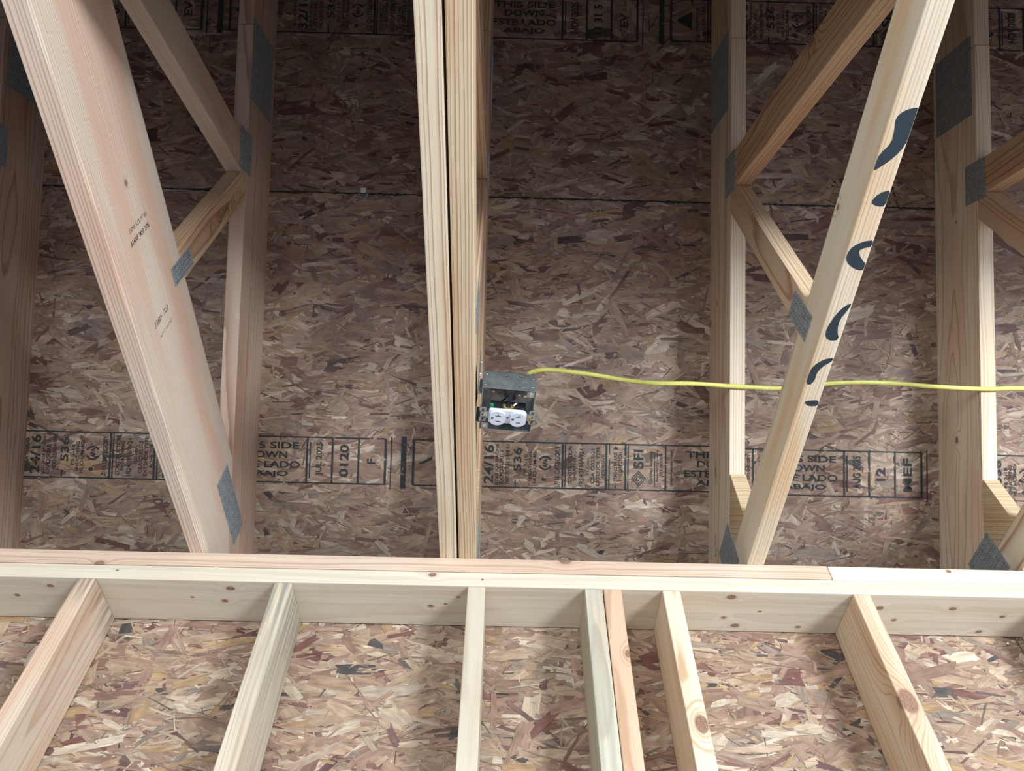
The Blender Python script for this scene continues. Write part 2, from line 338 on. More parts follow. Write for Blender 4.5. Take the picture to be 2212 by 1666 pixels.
H90 = math.pi/2
def stamp(parent, x0, yb, cat, x_lo, x_hi, lo=-9.0, hi=9.0):
    """one mill stamp; x0 = centre of the span rating, yb = bottom line of the band."""
    P = Print(0.0031); H = 0.120; yc = yb+H/2
    def V(t, rx, length, cap, dy=0.0, bold=0.012):
        if lo <= rx <= hi: P.text(t, x0+rx, yc+dy, length, cap, H90, bold)
    def line(rx, w_=0.0035, a=0.0, b=1.0):
        if lo <= rx <= hi: P.rect(x0+rx-w_/2, x0+rx+w_/2, yb+H*a, yb+H*b)
    rating, grade, foot, mm = cat['r'], cat['c'], cat['f'], cat['m']
    if lo < -0.15:
        line(-0.226, 0.014, -0.08, 1.06); line(-0.200, 0.006)
        P.poly([(x0-0.186, yc-0.002), (x0-0.142, yc+0.026), (x0-0.142, yc-0.026)]) if cat['tri'] else P.poly([(x0-0.190, yc-0.004), (x0-0.150, yc+0.016), (x0-0.150, yc+0.009), (x0-0.172, yc-0.003)])
        V(cat['maker'], -0.128, 0.075, 0.009); V('MADE IN USA', -0.110, 0.085, 0.010); line(-0.098, 0.003); line(-0.091, 0.003)
        V('RATED', -0.062, 0.04, 0.010)
    V('SHEATHING', -0.022, 0.085, 0.009)
    V(rating, 0.0, 0.102, 0.026, 0.0, 0.02)
    V('SIZED FOR SPACING', 0.022, 0.108, 0.0075); V('EXPOSURE 1', 0.034, 0.088, 0.010, -0.008); V('THICKNESS 0.418 IN', 0.050, 0.106, 0.010)
    V('536', 0.076, 0.064, 0.021, 0.014, 0.02); line(0.071, 0.003, 0.0, 0.17)
    V('PS 2-18', 0.098, 0.055, 0.009); V('SHEATHING', 0.110, 0.078, 0.009, -0.004); V('HUD-UM-40c', 0.122, 0.088, 0.0095, -0.004)
    if lo <= 0.15 <= hi:
        for a0 in (0.5, 0.5+math.pi): P.arc(x0+0.150, yc+0.006, 0.019, 0.0045, a0, a0+2.2)
        P.text('APA', x0+0.150, yc+0.006, 0.024, 0.012, H90, 0.03); P.text('8', x0+0.147, yc-0.037, 0.010, 0.012, H90, 0.05)
    V(grade, 0.182, 0.104, 0.013, 0.0, 0.016); line(0.196, 0.005); line(0.203, 0.003)
    V('CONSTRUCTION', 0.216, 0.104, 0.0105); V('SHEATHING', 0.228, 0.078, 0.009); V(foot, 0.246, 0.10, 0.012, -0.003); V(mm, 0.263, 0.042, 0.009)
    V('CSA O325-21', 0.276, 0.092, 0.0095); V('EXTERIOR TYPE', 0.290, 0.104, 0.0095); V('ADHESIVE', 0.304, 0.064, 0.009); line(0.312, 0.005); line(0.320, 0.003)
    V('STRENGTH AXIS', 0.337, 0.075, 0.010); V('THIS DIRECTION', 0.349, 0.078, 0.009)
    if lo <= 0.34 <= hi:
        P.poly([(x0+0.330, yc+0.046), (x0+0.344, yc+0.046), (x0+0.337, yc+0.056)]); P.rect(x0+0.335, x0+0.339, yc-0.056, yc-0.042)
    line(0.363, 0.005); line(0.370, 0.003)
    V('SFI', 0.398, 0.050, 0.026, 0.022, 0.02)
    if lo <= 0.4 <= hi:
        cx, cy = x0+0.398, yc-0.030
        for rr, ww in ((0.020, 0.003), (0.014, 0.0025)):
            for i in range(4):
                a0, a1 = i*H90, (i+1)*H90
                p0, p1 = (cx+rr*math.cos(a0), cy+rr*1.05*math.sin(a0)), (cx+rr*math.cos(a1), cy+rr*1.05*math.sin(a1))
                q0, q1 = (cx+(rr-ww)*math.cos(a0), cy+(rr-ww)*1.05*math.sin(a0)), (cx+(rr-ww)*math.cos(a1), cy+(rr-ww)*1.05*math.sin(a1))
                P.poly([p0, p1, q1, q0])
        P.arc(cx, cy, 0.007, 0.0025, 0, 5.0)
    V('Certified Sourcing', 0.432, 0.086, 0.010); line(0.441, 0.002, 0.08, 0.85); V('www.sfiprogram.org', 0.448, 0.084, 0.0075, 0.004); V('SFI-00008', 0.458, 0.060, 0.0075, 0.008)
    line(0.470, 0.004); V('weyerhaeuser.com', 0.486, 0.092, 0.009)
    if hi > 0.55:
        for t, yy, ln in (('THIS SIDE', 0.037, 0.168), ('DOWN', 0.0125, 0.108), ('ESTE LADO', -0.0135, 0.176), ('ABAJO', -0.039, 0.115)):
            P.text(t, x0+0.608, yc+yy, ln, 0.018, 0.0, 0.022)
        line(0.714, 0.005); line(0.722, 0.003, 0.1, 0.9)
        V(cat['date'], 0.748, 0.088, 0.020, 0.004, 0.02); line(0.781, 0.005)
        V(cat['n'], 0.812, cat['nl'], 0.024, 0.0, 0.03); line(0.850, 0.005)
        V(cat['k'], 0.884, cat['kl'], 0.022, 0.0, 0.02); line(0.921, 0.006); line(0.936, 0.003, -0.1, 1.05)
    a = max(lo, -0.20); b = min(hi, 0.921)
    for yy in (yb, yb+H):
        xx = x0+a
        while xx < x0+b: P.rect(xx, min(xx+0.06, x0+b), yy-0.0018, yy+0.0018); xx += 0.06
    return P.build('ink_stamp', MAT['ink'], parent, None, [((x_lo, 0, 0), (-1, 0, 0)), ((x_hi, 0, 0), (1, 0, 0))])

LOWROW = dict(r='24/16', c='7/16 CATEGORY', f='1R24/2F16/W24', m='11.0 mm', tri=False, maker='Weyerhaeuser', date='JUL 2025', n='0120', nl=0.085, k='F', kl=0.014)
LOWROW_B = dict(LOWROW, date='AUG 2025', n='12', nl=0.035, k='MEF', kl=0.088)
TOPROW = dict(r='32/16', c='1/2 CATEGORY', f='2R32/2F16/W32', m='12.5 mm', tri=True, maker='Weyerhaeuser', date='NOV 2025', n='11 31 5', nl=0.085, k='EV', kl=0.04)

# ------------------------------------------------------------------ the setting: roof deck, back wall, room shell
ceiling = tag(empty('ceiling', mat=DECK), kind='structure')
SJ = 0.652
def panel(x0, x1, y0, y1):
    bm = bmesh.new(); add_box(bm, x0+0.0015, x1-0.0015, y0+0.0015, y1-0.0015, -0.0115, 0.0)
    return bm_obj('sheathing_panel', bm, MAT['board'], ceiling)
def jag_strip(parent, x0, x1, y, wd, seed):
    g = random.Random(seed); P = Print(0.0026); n = int((x1-x0)/0.006)
    up = [wd*(0.25+0.75*g.random()**2) for _ in range(n+1)]; dn = [wd*(0.2+0.8*g.random()**2) for _ in range(n+1)]
    for i in range(n):
        a, b = x0+i*0.006, x0+(i+1)*0.006
        P.poly([(a, y-dn[i]), (b, y-dn[i+1]), (b, y+up[i+1]), (a, y+up[i])])
    P.build('edge_paint_gap_shade', MAT['green'], parent)
pA = panel(-1.82, 0.62, -0.75, SJ); pB = panel(0.62, 3.06, -0.75, SJ); pZ = panel(-4.26, -1.82, -0.75, SJ)
pC = panel(-0.605, 1.835, SJ, 1.872); pD = panel(-3.045, -0.605, SJ, 1.872); pE = panel(1.835, 4.275, SJ, 1.872)
pF = panel(-4.26, 0.61, 1.872, 5.6); pG = panel(0.61, 4.3, 1.872, 5.6)
strands('strands', pA, -1.8185, 0.6185, -0.62, SJ-0.0015, 12500, 11)
strands('strands', pB, 0.6215, 2.1, -0.62, SJ-0.0015, 7600, 12)
strands('strands', pC, -0.6035, 1.8335, SJ+0.0015, 1.60, 10000, 13)
strands('strands', pD, -1.9, -0.6065, SJ+0.0015, 1.60, 5400, 14)
stamp(pA, -1.178, -0.130, LOWROW, -1.80, 0.61); stamp(pA, 0.017, -0.130, LOWROW, -1.8, 0.61)
stamp(pB, 0.250, -0.134, LOWROW_B, 0.63, 2.1, lo=0.40); stamp(pB, 1.300, -0.136, LOWROW, 1.225, 2.1, lo=-0.03)
stamp(pD, -1.722, 1.097, TOPROW, -2.0, -0.61); stamp(pD, -0.524, 1.098, TOPROW, -2.0, -0.61)
stamp(pC, -0.524, 1.098, TOPROW, -0.60, 1.83); stamp(pC, 0.690, 1.103, TOPROW, -0.60, 1.83)
jag_strip(pA, -1.80, 0.60, SJ-0.0015, 0.0045, 5); jag_strip(pB, 0.63, 2.0, SJ-0.0015, 0.0045, 6)

WALL = frame((0, 0.140, 0), (1, 0, 0), (0, 0, 1), (0, -1, 0))
wall_back = tag(empty('wall_back', mat=WALL), kind='structure')
def wpanel(x0, x1, z0, z1):
    bm = bmesh.new(); add_box(bm, x0+0.0015, x1-0.0015, z0, z1, -0.0150, -0.0036)
    return bm_obj('sheathing_panel', bm, MAT['board'], wall_back)
wA = wpanel(-1.22, 1.22, -2.55, 0.05); wB = wpanel(1.22, 4.6, -2.55, 0.05); wC = wpanel(-4.2, -1.22, -2.55, 0.05)
PALW = PAL*1.10*np.array([1.02, 1.04, 1.0]); PALW = np.clip(PALW.mean(0)+(PALW-PALW.mean(0))*1.04, 0.085, 0.8)
def low(o, d=0.0013):
    o.location.z = -0.0034; return o
low(strands('strands', wA, -1.2185, 1.2185, -0.75, 0.0, 7600, 21, PALW))
low(strands('strands', wB, 1.2215, 1.9, -0.75, 0.0, 2000, 22, PALW)); low(strands('strands', wC, -1.7, -1.2215, -0.75, 0.0, 1500, 23, PALW))

def shell(name, boxes, mat):
    bm = bmesh.new()
    for b in boxes: add_box(bm, *b)
    return tag(bm_obj(name, bm, mat), kind='structure')
shell('floor', [(-4.2, 4.6, -4.6, 0.14, -2.65, -2.55)], MAT['concrete'])
shell('wall_left', [(-4.3, -4.2, -4.2, 0.14, -2.55, 3.4)], MAT['drywall'])
shell('wall_right', [(4.6, 4.7, -4.2, 0.14, -2.55, 3.4)], MAT['drywall'])
shell('wall_front', [(-4.3, -3.58, -4.2, -4.08, -2.55, -0.015), (-3.58, 0.48, -4.2, -4.08, -0.5, -0.015), (0.48, 2.40, -4.2, -4.08, -2.55, -0.015), (3.70, 4.7, -4.2, -4.08, -2.55, -0.015), (2.40, 3.70, -4.2, -4.08, -0.16, -0.015)], MAT['drywall'])
_tx = [-4.2, XLL, XL, XC-0.021, XC+0.021, XR, XRR, 4.6]
shell('floor', [(a+T/2+0.002, b-T/2-0.002, -1.42, -1.14, 0.0905, 0.106) for a, b in zip(_tx, _tx[1:]) if b-a > 0.1]
      + [(-4.2, XL-T/2-0.002, -4.08, -1.42, 0.0905, 0.106), (XL+T/2+0.002, 4.6, -4.08, -1.42, 0.0905, 0.106)], MAT['board'])      # unseen attic floor, added to shade the upper roof deck

# ------------------------------------------------------------------ lumber
def board(name, poly, origin, ax, ay, az, t0, t1, mat, parent=None, bev=0.0025, seg=2):
    """poly: outline in the (ax, ay) plane of the board's own frame, extruded t0..t1 along az. x is the grain."""
    bm = bmesh.new(); add_prism(bm, poly, t0, t1)
    if bev: bmesh.ops.bevel(bm, geom=bm.edges[:], offset=bev, segments=seg, profile=0.6, affect='EDGES', clamp_overlap=True)
    return bm_obj(name, bm, mat, parent, frame(origin, ax, ay, az))

def yz_board(name, pts, gdir, mat, parent, origin=None, t=T, bev=0.0025):
    """board lying in a truss plane; pts are (y,z); gdir the grain direction in (y,z)."""
    L = math.hypot(*gdir); g = (gdir[0]/L, gdir[1]/L); o = origin or pts[0]
    ax = (0, g[0], g[1]); ay = (0, -g[1], g[0]); az = (1, 0, 0)
    loc = [((y-o[0])*g[0]+(z-o[1])*g[1], -(y-o[0])*g[1]+(z-o[1])*g[0]) for y, z in pts]
    a = sum(loc[i][0]*loc[(i+1) % len(loc)][1]-loc[(i+1) % len(loc)][0]*loc[i][1] for i in range(len(loc)))
    if a < 0: loc = loc[::-1]
    return board(name, loc, (0, o[0], o[1]), ax, ay, az, -t/2, t/2, mat, parent, bev)

_plate = {}
def plate_meshes(lx, ly, seed, pitch=0.0085, row=0.021):
    key = (round(lx, 3), round(ly, 3), row)
    if key in _plate: return _plate[key]
    bm = bmesh.new(); add_box(bm, -lx/2, lx/2, -ly/2, ly/2, 0, 0.0014)
    me = bpy.data.meshes.new('connector_plate'); bm.to_mesh(me); bm.free(); me.materials.append(MAT['galv'])
    bt = bmesh.new(); bh = bmesh.new()
    nx = int((lx-0.008)/pitch); ny = max(2, int((ly-0.004)/row))
    for j in range(ny):
        for i in range(nx):
            cx = -lx/2+0.006+(i+0.5)*((lx-0.012)/nx); cy = -ly/2+(j+0.5)*ly/ny
            for s in (-1, 1):
                yy = cy+s*0.0047
                n = 6; arc = [(cx-0.0016+0.0032*math.sin(a*math.pi/n)*1.0, yy-0.0028+0.0056*a/n) for a in range(n+1)]
                a_ = [bt.verts.new((p[0], p[1], 0.0016)) for p in arc]; b_ = [bt.verts.new((p[0]-0.0011, p[1], 0.0023)) for p in arc]
                for q in range(n): bt.faces.new((a_[q], a_[q+1], b_[q+1], b_[q]))
                v = [bh.verts.new(c) for c in ((cx-0.0018, yy-0.0026, 0.0016), (cx-0.0002, yy-0.0026, 0.0016), (cx-0.0002, yy+0.0026, 0.0016), (cx-0.0018, yy+0.0026, 0.0016))]
                bh.faces.new(v)
    mt = bpy.data.meshes.new('teeth'); bt.to_mesh(mt); bt.free(); mt.materials.append(MAT['tooth'])
    mh = bpy.data.meshes.new('slots'); bh.to_mesh(mh); bh.free(); mh.materials.append(MAT['hole'])
    _plate[key] = (me, mt, mh); return _plate[key]
def plate(parent, y, z, lx, ly, ang, sides=(1, -1), row=0.021):
    """toothed plate on a truss face: lx along direction ang in the (y,z) plane."""
    me, mt, mh = plate_meshes(lx, ly, 0, row=row); c, s = math.cos(ang), math.sin(ang)
    for sd in sides:
        ax = (0, c, s); ay = (0, -s*sd, c*sd); az = (sd, 0, 0)
        m = frame((sd*(T/2+0.0001), y, z), ax, ay, az)
        o = link('connector_plate', me, None, parent, m)
        a = link('teeth', mt, None, o); a['kind'] = 'stuff'
        b = link('slots', mh, None, o); b['kind'] = 'stuff'

SLOPE = math.atan2(sa, -ca)
def truss(x, label, D, mats, foot, jy, jz, spy, spz, heel, low, wedge=True, sides=(1, -1), extra=None):
    t = empty('roof_truss', (x, 0, 0)); tag(t, label, 'truss', 'roof trusses over the wall')
    sp = lambda s, off: (-s*ca-off*sa, ZR+s*sa-off*ca)     # point at slope distance s, offset below the deck
    SJN = 1.017
    e = 0.0003
    yz_board('top_chord', [sp(-0.72, e), sp(SJN-0.0006, e), sp(SJN-0.0006, DT), sp(-0.72, DT)], (-ca, sa), mats['top'], t, origin=sp(0, DT/2))
    yz_board('top_chord', [sp(SJN+0.0006, e), sp(4.6, e), sp(4.6, DT-0.0015), sp(SJN+0.0006, DT-0.0015)], (-ca, sa), mats['top2'], t, origin=sp(SJN, DT/2))
    ye = (ZR-DT/ca)/ta
    yD = (ZR-DT/ca-D)/ta
    yz_board('bottom_chord', [(-4.05, 0.0), (ye-0.001, 0.0), (yD-0.001, D), (-4.05, D)], (-1, 0), mats['bottom'], t, origin=(0, 0))
    if wedge:
        yw = -0.064
        yz_board('heel_wedge', [(yw, D+0.0008), (yD-0.002, D+0.0008), (yw+0.004, under_z(yw+0.004)-0.0005), (yw, under_z(yw)-0.006)], (0.72, 0.69), mats['wedge'], t, origin=(yw, D), bev=0.0015)
    wa, wb = -0.620, -0.555
    yz_board('web', [(wa, D+0.0006), (wb, D+0.0006), (wb, under_z(wb)-0.0008), (wa, under_z(wa)-0.0008)], (0, 1), mats['post'], t, origin=((wa+wb)/2, D))
    # diagonal web from the joint down to the bottom chord
    p0 = Vector((wa-0.001, 0.650)); p1 = Vector((foot, D+0.0006)); d = (p1-p0).normalized(); nrm = Vector((d.y, -d.x))
    if nrm.y < 0: nrm = -nrm
    q = p0+nrm*0.089
    tt = (q.y-under_z(q.x))/(-(-ta)*(-1)*d.x*(-1)+d.y) if False else None
    # intersection of the upper edge with the top chord's underside
    s_ = (under_z(q.x)-q.y)/(d.y+ta*d.x); up = q+d*s_
    s2 = (D+0.0006-q.y)/d.y; dn = q+d*s2
    yz_board('web', [tuple(p0), tuple(p1), tuple(dn), (up.x, up.y-0.0008), (wa-0.001, under_z(wa-0.001)-0.0012)], tuple(d), mats['diag'], t, origin=tuple((p0+q)/2))
    plate(t, jy, jz, 0.1005, 0.0775, SLOPE, sides)
    plate(t, spy, spz, 0.206, 0.152, SLOPE, sides)
    plate(t, -0.583, D-0.002 if D > 0.1 else 0.0975, 0.1, low, math.pi/2, sides, row=0.0185)
    plate(t, *heel, sides)
    return t

def mk(seed, **k): return wood('sawn pine %d' % seed, seed=seed*3.7, **k)
pale = dict(early=(0.74, 0.62, 0.44), late=(0.52, 0.36, 0.20))
warm = dict(early=(0.66, 0.46, 0.28), late=(0.40, 0.20, 0.09))
W1 = mk(1, **warm, ring=0.006, pith=(0.02, -0.10), warp=0.005)
W2 = mk(2, **warm, ring=0.007, pith=(-0.03, -0.11), warp=0.007)
W3 = mk(3, **pale, ring=0.007, pith=(0.01, -0.13), warp=0.008)
WEDGE = mk(5, early=(0.62, 0.45, 0.24), late=(0.40, 0.24, 0.10), ring=0.007, pith=(-0.3, 0.02), warp=0.004)
common = dict(top=W1, top2=W2, wedge=WEDGE, post=W2, diag=W1)
# left truss: deep bottom chord of straight tight grain
L_bot = mk(10, early=(0.72, 0.58, 0.46), late=(0.46, 0.29, 0.19), ring=0.0040, pith=(0.10, -0.075), warp=0.0030, warpx=1.1, tint=(0.97, 0.82, 0.76), contrast=1.0, knots=[(0.801, -0.111, 0.019, 0.006)])
L_top = mk(11, early=(0.62, 0.44, 0.33), late=(0.40, 0.22, 0.14), ring=0.008, pith=(-0.15, 0.05), warp=0.012)
L_diag = mk(12, early=(0.60, 0.49, 0.40), late=(0.43, 0.32, 0.25), ring=0.010, pith=(0.01, -0.09), warp=0.010, contrast=0.5, knots=[(0.36, -0.03, -0.019, 0.010)])
L_post = mk(13, **warm, ring=0.006, pith=(0.0, -0.05), warp=0.005)
tL = truss(XL, 'roof truss with deep straight-grained bottom chord, left of the doubled pair', 0.2330,
      dict(top=L_top, top2=L_top, bottom=L_bot, wedge=WEDGE, post=L_post, diag=L_diag), -1.176, -0.652, 0.705, -0.781, 0.933,
      (0.014, 0.159, 0.198, 0.072, 0.0), 0.038, wedge=False)
# the deep chord keeps a waney lower edge: its corner is planed off unevenly along the length
chL = [o for o in tL.children if o.name.startswith('bottom_chord')][0]
def waney(o, D, y_end, cut):
    bm = bmesh.new(); st = []; xs = [-(y_end)+0.002]+[0.09+i*0.02 for i in range(0, 198)]
    for x in xs:
        c = 0.0025+0.0085*max(0.0, math.sin(x*7.3+0.6)*math.sin(x*2.9+1.0))+0.0015*math.sin(x*31)
        c = max(0.0015, c)
        t2 = T/2; b = 0.002
        sec = [(0.0, -t2+b), (0.0, t2-c), (-c*1.2, t2), (-D+b, t2), (-D, t2-b), (-D, -t2+b), (-D+b, -t2), (-b, -t2)]
        st.append([bm.verts.new((x if x >= 0 else x-(-y)*0.0+cut*(-y), y, z)) for y, z in sec])
    for a, b_ in zip(st, st[1:]):
        for i in range(8): bm.faces.new((a[i], a[(i+1) % 8], b_[(i+1) % 8], b_[i]))
    bm.faces.new(st[0]); bm.faces.new(st[-1][::-1]); bmesh.ops.recalc_face_normals(bm, faces=bm.faces[:])
    bm.to_mesh(o.data); bm.free()
waney(chL, 0.2330, (ZR-DT/ca)/ta, 1/ta)
# doubled pair above the outlet box
C1 = mk(20, early=(0.76, 0.65, 0.46), late=(0.50, 0.33, 0.19), ring=0.0085, pith=(-0.045, -0.13), warp=0.005, warpx=1.6, contrast=1.25)
C2 = mk(21, early=(0.68, 0.53, 0.33), late=(0.44, 0.27, 0.13), ring=0.0056, pith=(-0.045, -0.12), warp=0.004, warpx=1.6, contrast=1.3)
tC1 = truss(XC-T/2-0.002, 'roof truss of the doubled pair on the side with broad pale grain stripes', 0.089, dict(common, bottom=C1), -1.17, -0.627, 0.704, -0.780, 0.945,
      (0.085, 0.095, 0.10, 0.13, 0.0), 0.055, sides=(-1,))
tC2 = truss(XC+T/2+0.002, 'roof truss of the doubled pair that carries the metal outlet box', 0.089, dict(common, bottom=C2), -1.17, -0.627, 0.704, -0.780, 0.945,
      (0.085, 0.095, 0.10, 0.13, 0.0), 0.055, sides=(1,))
R_bot = mk(30, early=(0.76, 0.655, 0.48), late=(0.52, 0.36, 0.20), ring=0.0066, pith=(-0.043, 0.20), warp=0.006, warpx=1.0, contrast=0.85, tint=(0.95, 0.78, 0.62), knots=[(0.805, -0.077, -0.019, 0.0055)])
R_diag = mk(31, early=(0.62, 0.43, 0.25), late=(0.36, 0.18, 0.075), ring=0.007, pith=(-0.06, 0.10), warp=0.010, knots=[(0.46, -0.035, -0.019, 0.012)])
R_top = mk(32, early=(0.74, 0.61, 0.45), late=(0.58, 0.40, 0.24), ring=0.006, pith=(0.02, 0.16), warp=0.005, knots=[(0.362, -0.017, -0.019, 0.005), (0.317, -0.080, -0.019, 0.010)])
R_post = mk(33, **warm, ring=0.007, pith=(0.02, 0.13), warp=0.006)
tR = truss(XR, 'roof truss whose bottom chord has blue-black marker strokes', 0.089, dict(top=R_top, top2=R_top, bottom=R_bot, wedge=WEDGE, post=R_post, diag=R_diag), -1.17, -0.627, 0.704, -0.780, 0.955,
      (0.090, 0.100, 0.11, 0.115, 0.0), 0.053)
RR_top = mk(42, early=(0.82, 0.69, 0.50), late=(0.60, 0.43, 0.26), ring=0.0085, pith=(-0.02, 0.13), warp=0.010, knots=[(0.021, -0.008, -0.019, 0.008), (0.587, 0.003, -0.019, 0.004)])
tRR = truss(XRR, 'rightmost roof truss with a toothed plate at its heel', 0.089, dict(top=RR_top, top2=R_top, bottom=C1, wedge=WEDGE, post=W2, diag=R_diag), -1.17, -0.624, 0.706, -0.784, 0.950,
      (0.082, 0.082, 0.115, 0.105, 0.0), 0.053)
LL_top = mk(52, early=(0.55, 0.38, 0.28), late=(0.36, 0.19, 0.12), ring=0.007, pith=(0.02, -0.11), warp=0.010)
tLL = truss(XLL, 'leftmost roof truss, cut off by the edge of the view', 0.089, dict(top=LL_top, top2=LL_top, bottom=W3, wedge=WEDGE, post=W2, diag=W1), -1.17, -0.655, 0.715, -0.790, 0.955,
      (0.085, 0.095, 0.11, 0.115, 0.0), 0.053)

# marker strokes on the right truss's bottom chord (underside, z = 0)
STROKES = [
 [(-0.0102,-0.974),(-0.0013,-0.985),(0.0155,-0.99),(0.0206,-0.987),(0.0194,-0.958),(0.0176,-0.934),(0.0051,-0.914),(-0.0154,-0.896),(-0.0180,-0.897),(-0.0180,-0.908),(-0.017,-0.92),(-0.0039,-0.938),(-0.0061,-0.957)],
 [(-0.007,-0.845),(0.0015,-0.861),(0.0206,-0.867),(0.0191,-0.84),(0.0055,-0.839)],
 [(0.0201,-0.783),(0.0023,-0.78),(-0.0123,-0.771),(-0.0180,-0.757),(-0.0146,-0.743),(0.0011,-0.731),(0.0168,-0.727),(0.0196,-0.739),(0.0064,-0.751),(-0.0004,-0.763),(0.0059,-0.768),(0.0205,-0.772)],
 [(0.0183,-0.668),(0.0057,-0.66),(-0.0043,-0.642),(-0.0122,-0.616),(-0.0092,-0.597),(0.002,-0.59),(0.0164,-0.593),(0.0074,-0.613),(0.0063,-0.635),(0.0134,-0.65)],
 [(0.0192,-0.555),(0.0021,-0.552),(-0.0148,-0.536),(-0.0175,-0.517),(-0.0169,-0.497),(-0.0089,-0.494),(-0.0027,-0.504),(-0.0038,-0.522),(0.0044,-0.537),(0.016,-0.546)],
 [(-0.0084,-0.457),(0.0127,-0.46),(0.0178,-0.456),(0.0178,-0.446),(0.0021,-0.445),(-0.0066,-0.451)]]
chR = [o for o in tR.children if o.name.startswith('bottom_chord')][0]
inv = FR[chR.name].inverted()
for st in STROKES:
    bm = bmesh.new(); n = len(st)
    pts = []
    for i in range(n):                                   # round the outline off
        a, b = Vector(st[i]), Vector(st[(i+1) % n])
        for k in (0.25, 0.75): pts.append(a+(b-a)*k)
    vs_ = [bm.verts.new(inv @ Vector((max(-0.0178, min(0.0178, p.x)), p.y, -0.0002))) for p in pts]
    bm.faces.new(vs_); bmesh.ops.triangulate(bm, faces=bm.faces[:])
    bm_obj('marker_stroke', bm, MAT['marker'], chR)
# printed grade marks on the lumber
def side_print(tr, board_name, side, items, idx=0, dots=()):
    """printed marks on a truss board's face; positions are (y, z) in the truss plane."""
    bd = [o for o in tr.children if o.name.startswith(board_name)][idx]; inv_ = FR[bd.name].inverted()
    def put(Pn, mat, stuff=False):
        Pn.v = [(side*(T/2+0.0003), u, v) for u, v, _ in Pn.v]
        o = Pn.build('grade_mark', MAT[mat], bd, inv_)
        o['kind'] = 'stuff'
    for it in items:
        Pn = Print(0.0); Pn.text(*it); put(Pn, 'stampink')
    g = random.Random(4)
    for (y, z, ln, cap, ang, nch) in dots:                # smeared dot-matrix characters
        Pn = Print(0.0); c, s_ = math.cos(ang), math.sin(ang)
        for q in range(nch):
            for i in range(5):
                for j in range(7):
                    if g.random() < 0.42:
                        du = (q+0.12+i*0.15)*ln/nch-ln/2+(j-3)*0.0008; dv = (j-3)*cap/7; r_ = cap*0.055
                        uu, vv = y+du*c-dv*s_, z+du*s_+dv*c
                        Pn.poly([(uu-r_, vv-r_*1.3), (uu+r_, vv-r_*1.3), (uu+r_, vv+r_*1.3), (uu-r_, vv+r_*1.3)])
        put(Pn, 'stampink')
A = math.radians
side_print(tL, 'bottom_chord', 1, [('(SPIB KD19 LB)', -0.728, 0.113, 0.075, 0.010, A(93), 0.0), ('#2400F MSR 2.0E', -0.708, 0.108, 0.080, 0.010, A(93), 0.02)],
           dots=[(-0.545, 0.085, 0.034, 0.012, A(93), 5), (-0.547, 0.122, 0.022, 0.012, A(93), 3), (-0.517, 0.104, 0.062, 0.006, A(93), 9)])
side_print(tL, 'web', 1, [], dots=[(-0.582, 0.515, 0.24, 0.026, A(90), 5)])
side_print(tR, 'top_chord', -1, [], dots=[(0.006, 0.322, 0.042, 0.010, A(140), 6), (0.018, 0.308, 0.042, 0.010, A(140), 6), (0.145, 0.200, 0.035, 0.009, A(140), 5), (0.165, 0.178, 0.022, 0.014, A(140), 2)])

# ------------------------------------------------------------------ wall framing
def plate_board(name, x0, x1, z0, z1, mat, label, y0=0.0, y1=0.1385, cat='plate'):
    # local x = world x (grain), local y = world z, local z = towards the room
    o = board(name, [(x0, z0), (x1, z0), (x1, z1), (x0, z1)], (0, 0, 0), (1, 0, 0), (0, 0, 1), (0, -1, 0), -y1, -y0, mat, None, 0.002)
    return tag(o, label, cat)
UP1 = wood('pinkish plate pine', early=(0.66, 0.45, 0.31), late=(0.46, 0.25, 0.15), ring=0.007, pith=(-0.10, -0.03), warp=0.006, warpx=2.0, seed=61, contrast=0.8, knots=[(0.197, -0.002, -0.002, 0.013), (-0.813, -0.036, 0.0, 0.010)], tint=(1.08, 1.18, 1.22))
UP2 = wood('white plate pine', early=(0.78, 0.69, 0.53), late=(0.62, 0.50, 0.34), ring=0.012, pith=(-0.16, -0.03), warp=0.006, seed=62, contrast=0.5, knots=[(1.048, -0.008, 0.0, 0.006)], tint=(0.98, 0.95, 0.9))
under_k = [(-0.0354,0.0381,.004),(-0.0632,0.0621,.004),(-0.0961,0.0708,.006),(0.5532,0.0188,.010),(0.6246,0.0661,.004),(0.5806,0.1169,.009),(0.55,0.0897,.006),(0.7218,0.1179,.006),
           (0.8826,0.0456,.008),(0.9267,0.0855,.006),(1.042,0.043,.008),(1.1605,0.0666,.006),(1.1301,0.1214,.007),(-0.9083,0.0282,.007),(-0.9912,0.0625,.006),(-0.5233,0.025,.009),(-0.5435,0.0671,.007),(-0.6122,0.057,.004)]
LOWK = [(x, -0.076, -y, s) for x, y, s in under_k]+[(-0.092, -0.048, 0.0, 0.008), (0.016, -0.058, 0.0, 0.003), (-0.767, -0.054, 0.0, 0.003)]
LOWP = wood('yellow plate spruce', early=(0.70, 0.615, 0.475), late=(0.56, 0.44, 0.31), ring=0.011, pith=(-0.2, -0.10), warp=0.010, warpx=1.0, seed=63, contrast=0.42, knots=LOWK, tint=(0.97, 0.92, 0.86))
plate_board('top_plate', -2.2, 0.779, -0.0378, -0.0002, UP1, 'pinkish upper wall plate ending in a butt joint at the right')
plate_board('top_plate', 0.7806, 2.4, -0.0390, -0.0012, UP2, 'whitish upper wall plate continuing right from the butt joint')
plate_board('top_plate', -2.2, 2.4, -0.0760, -0.0396, LOWP, 'long knotty lower wall plate that the studs meet')

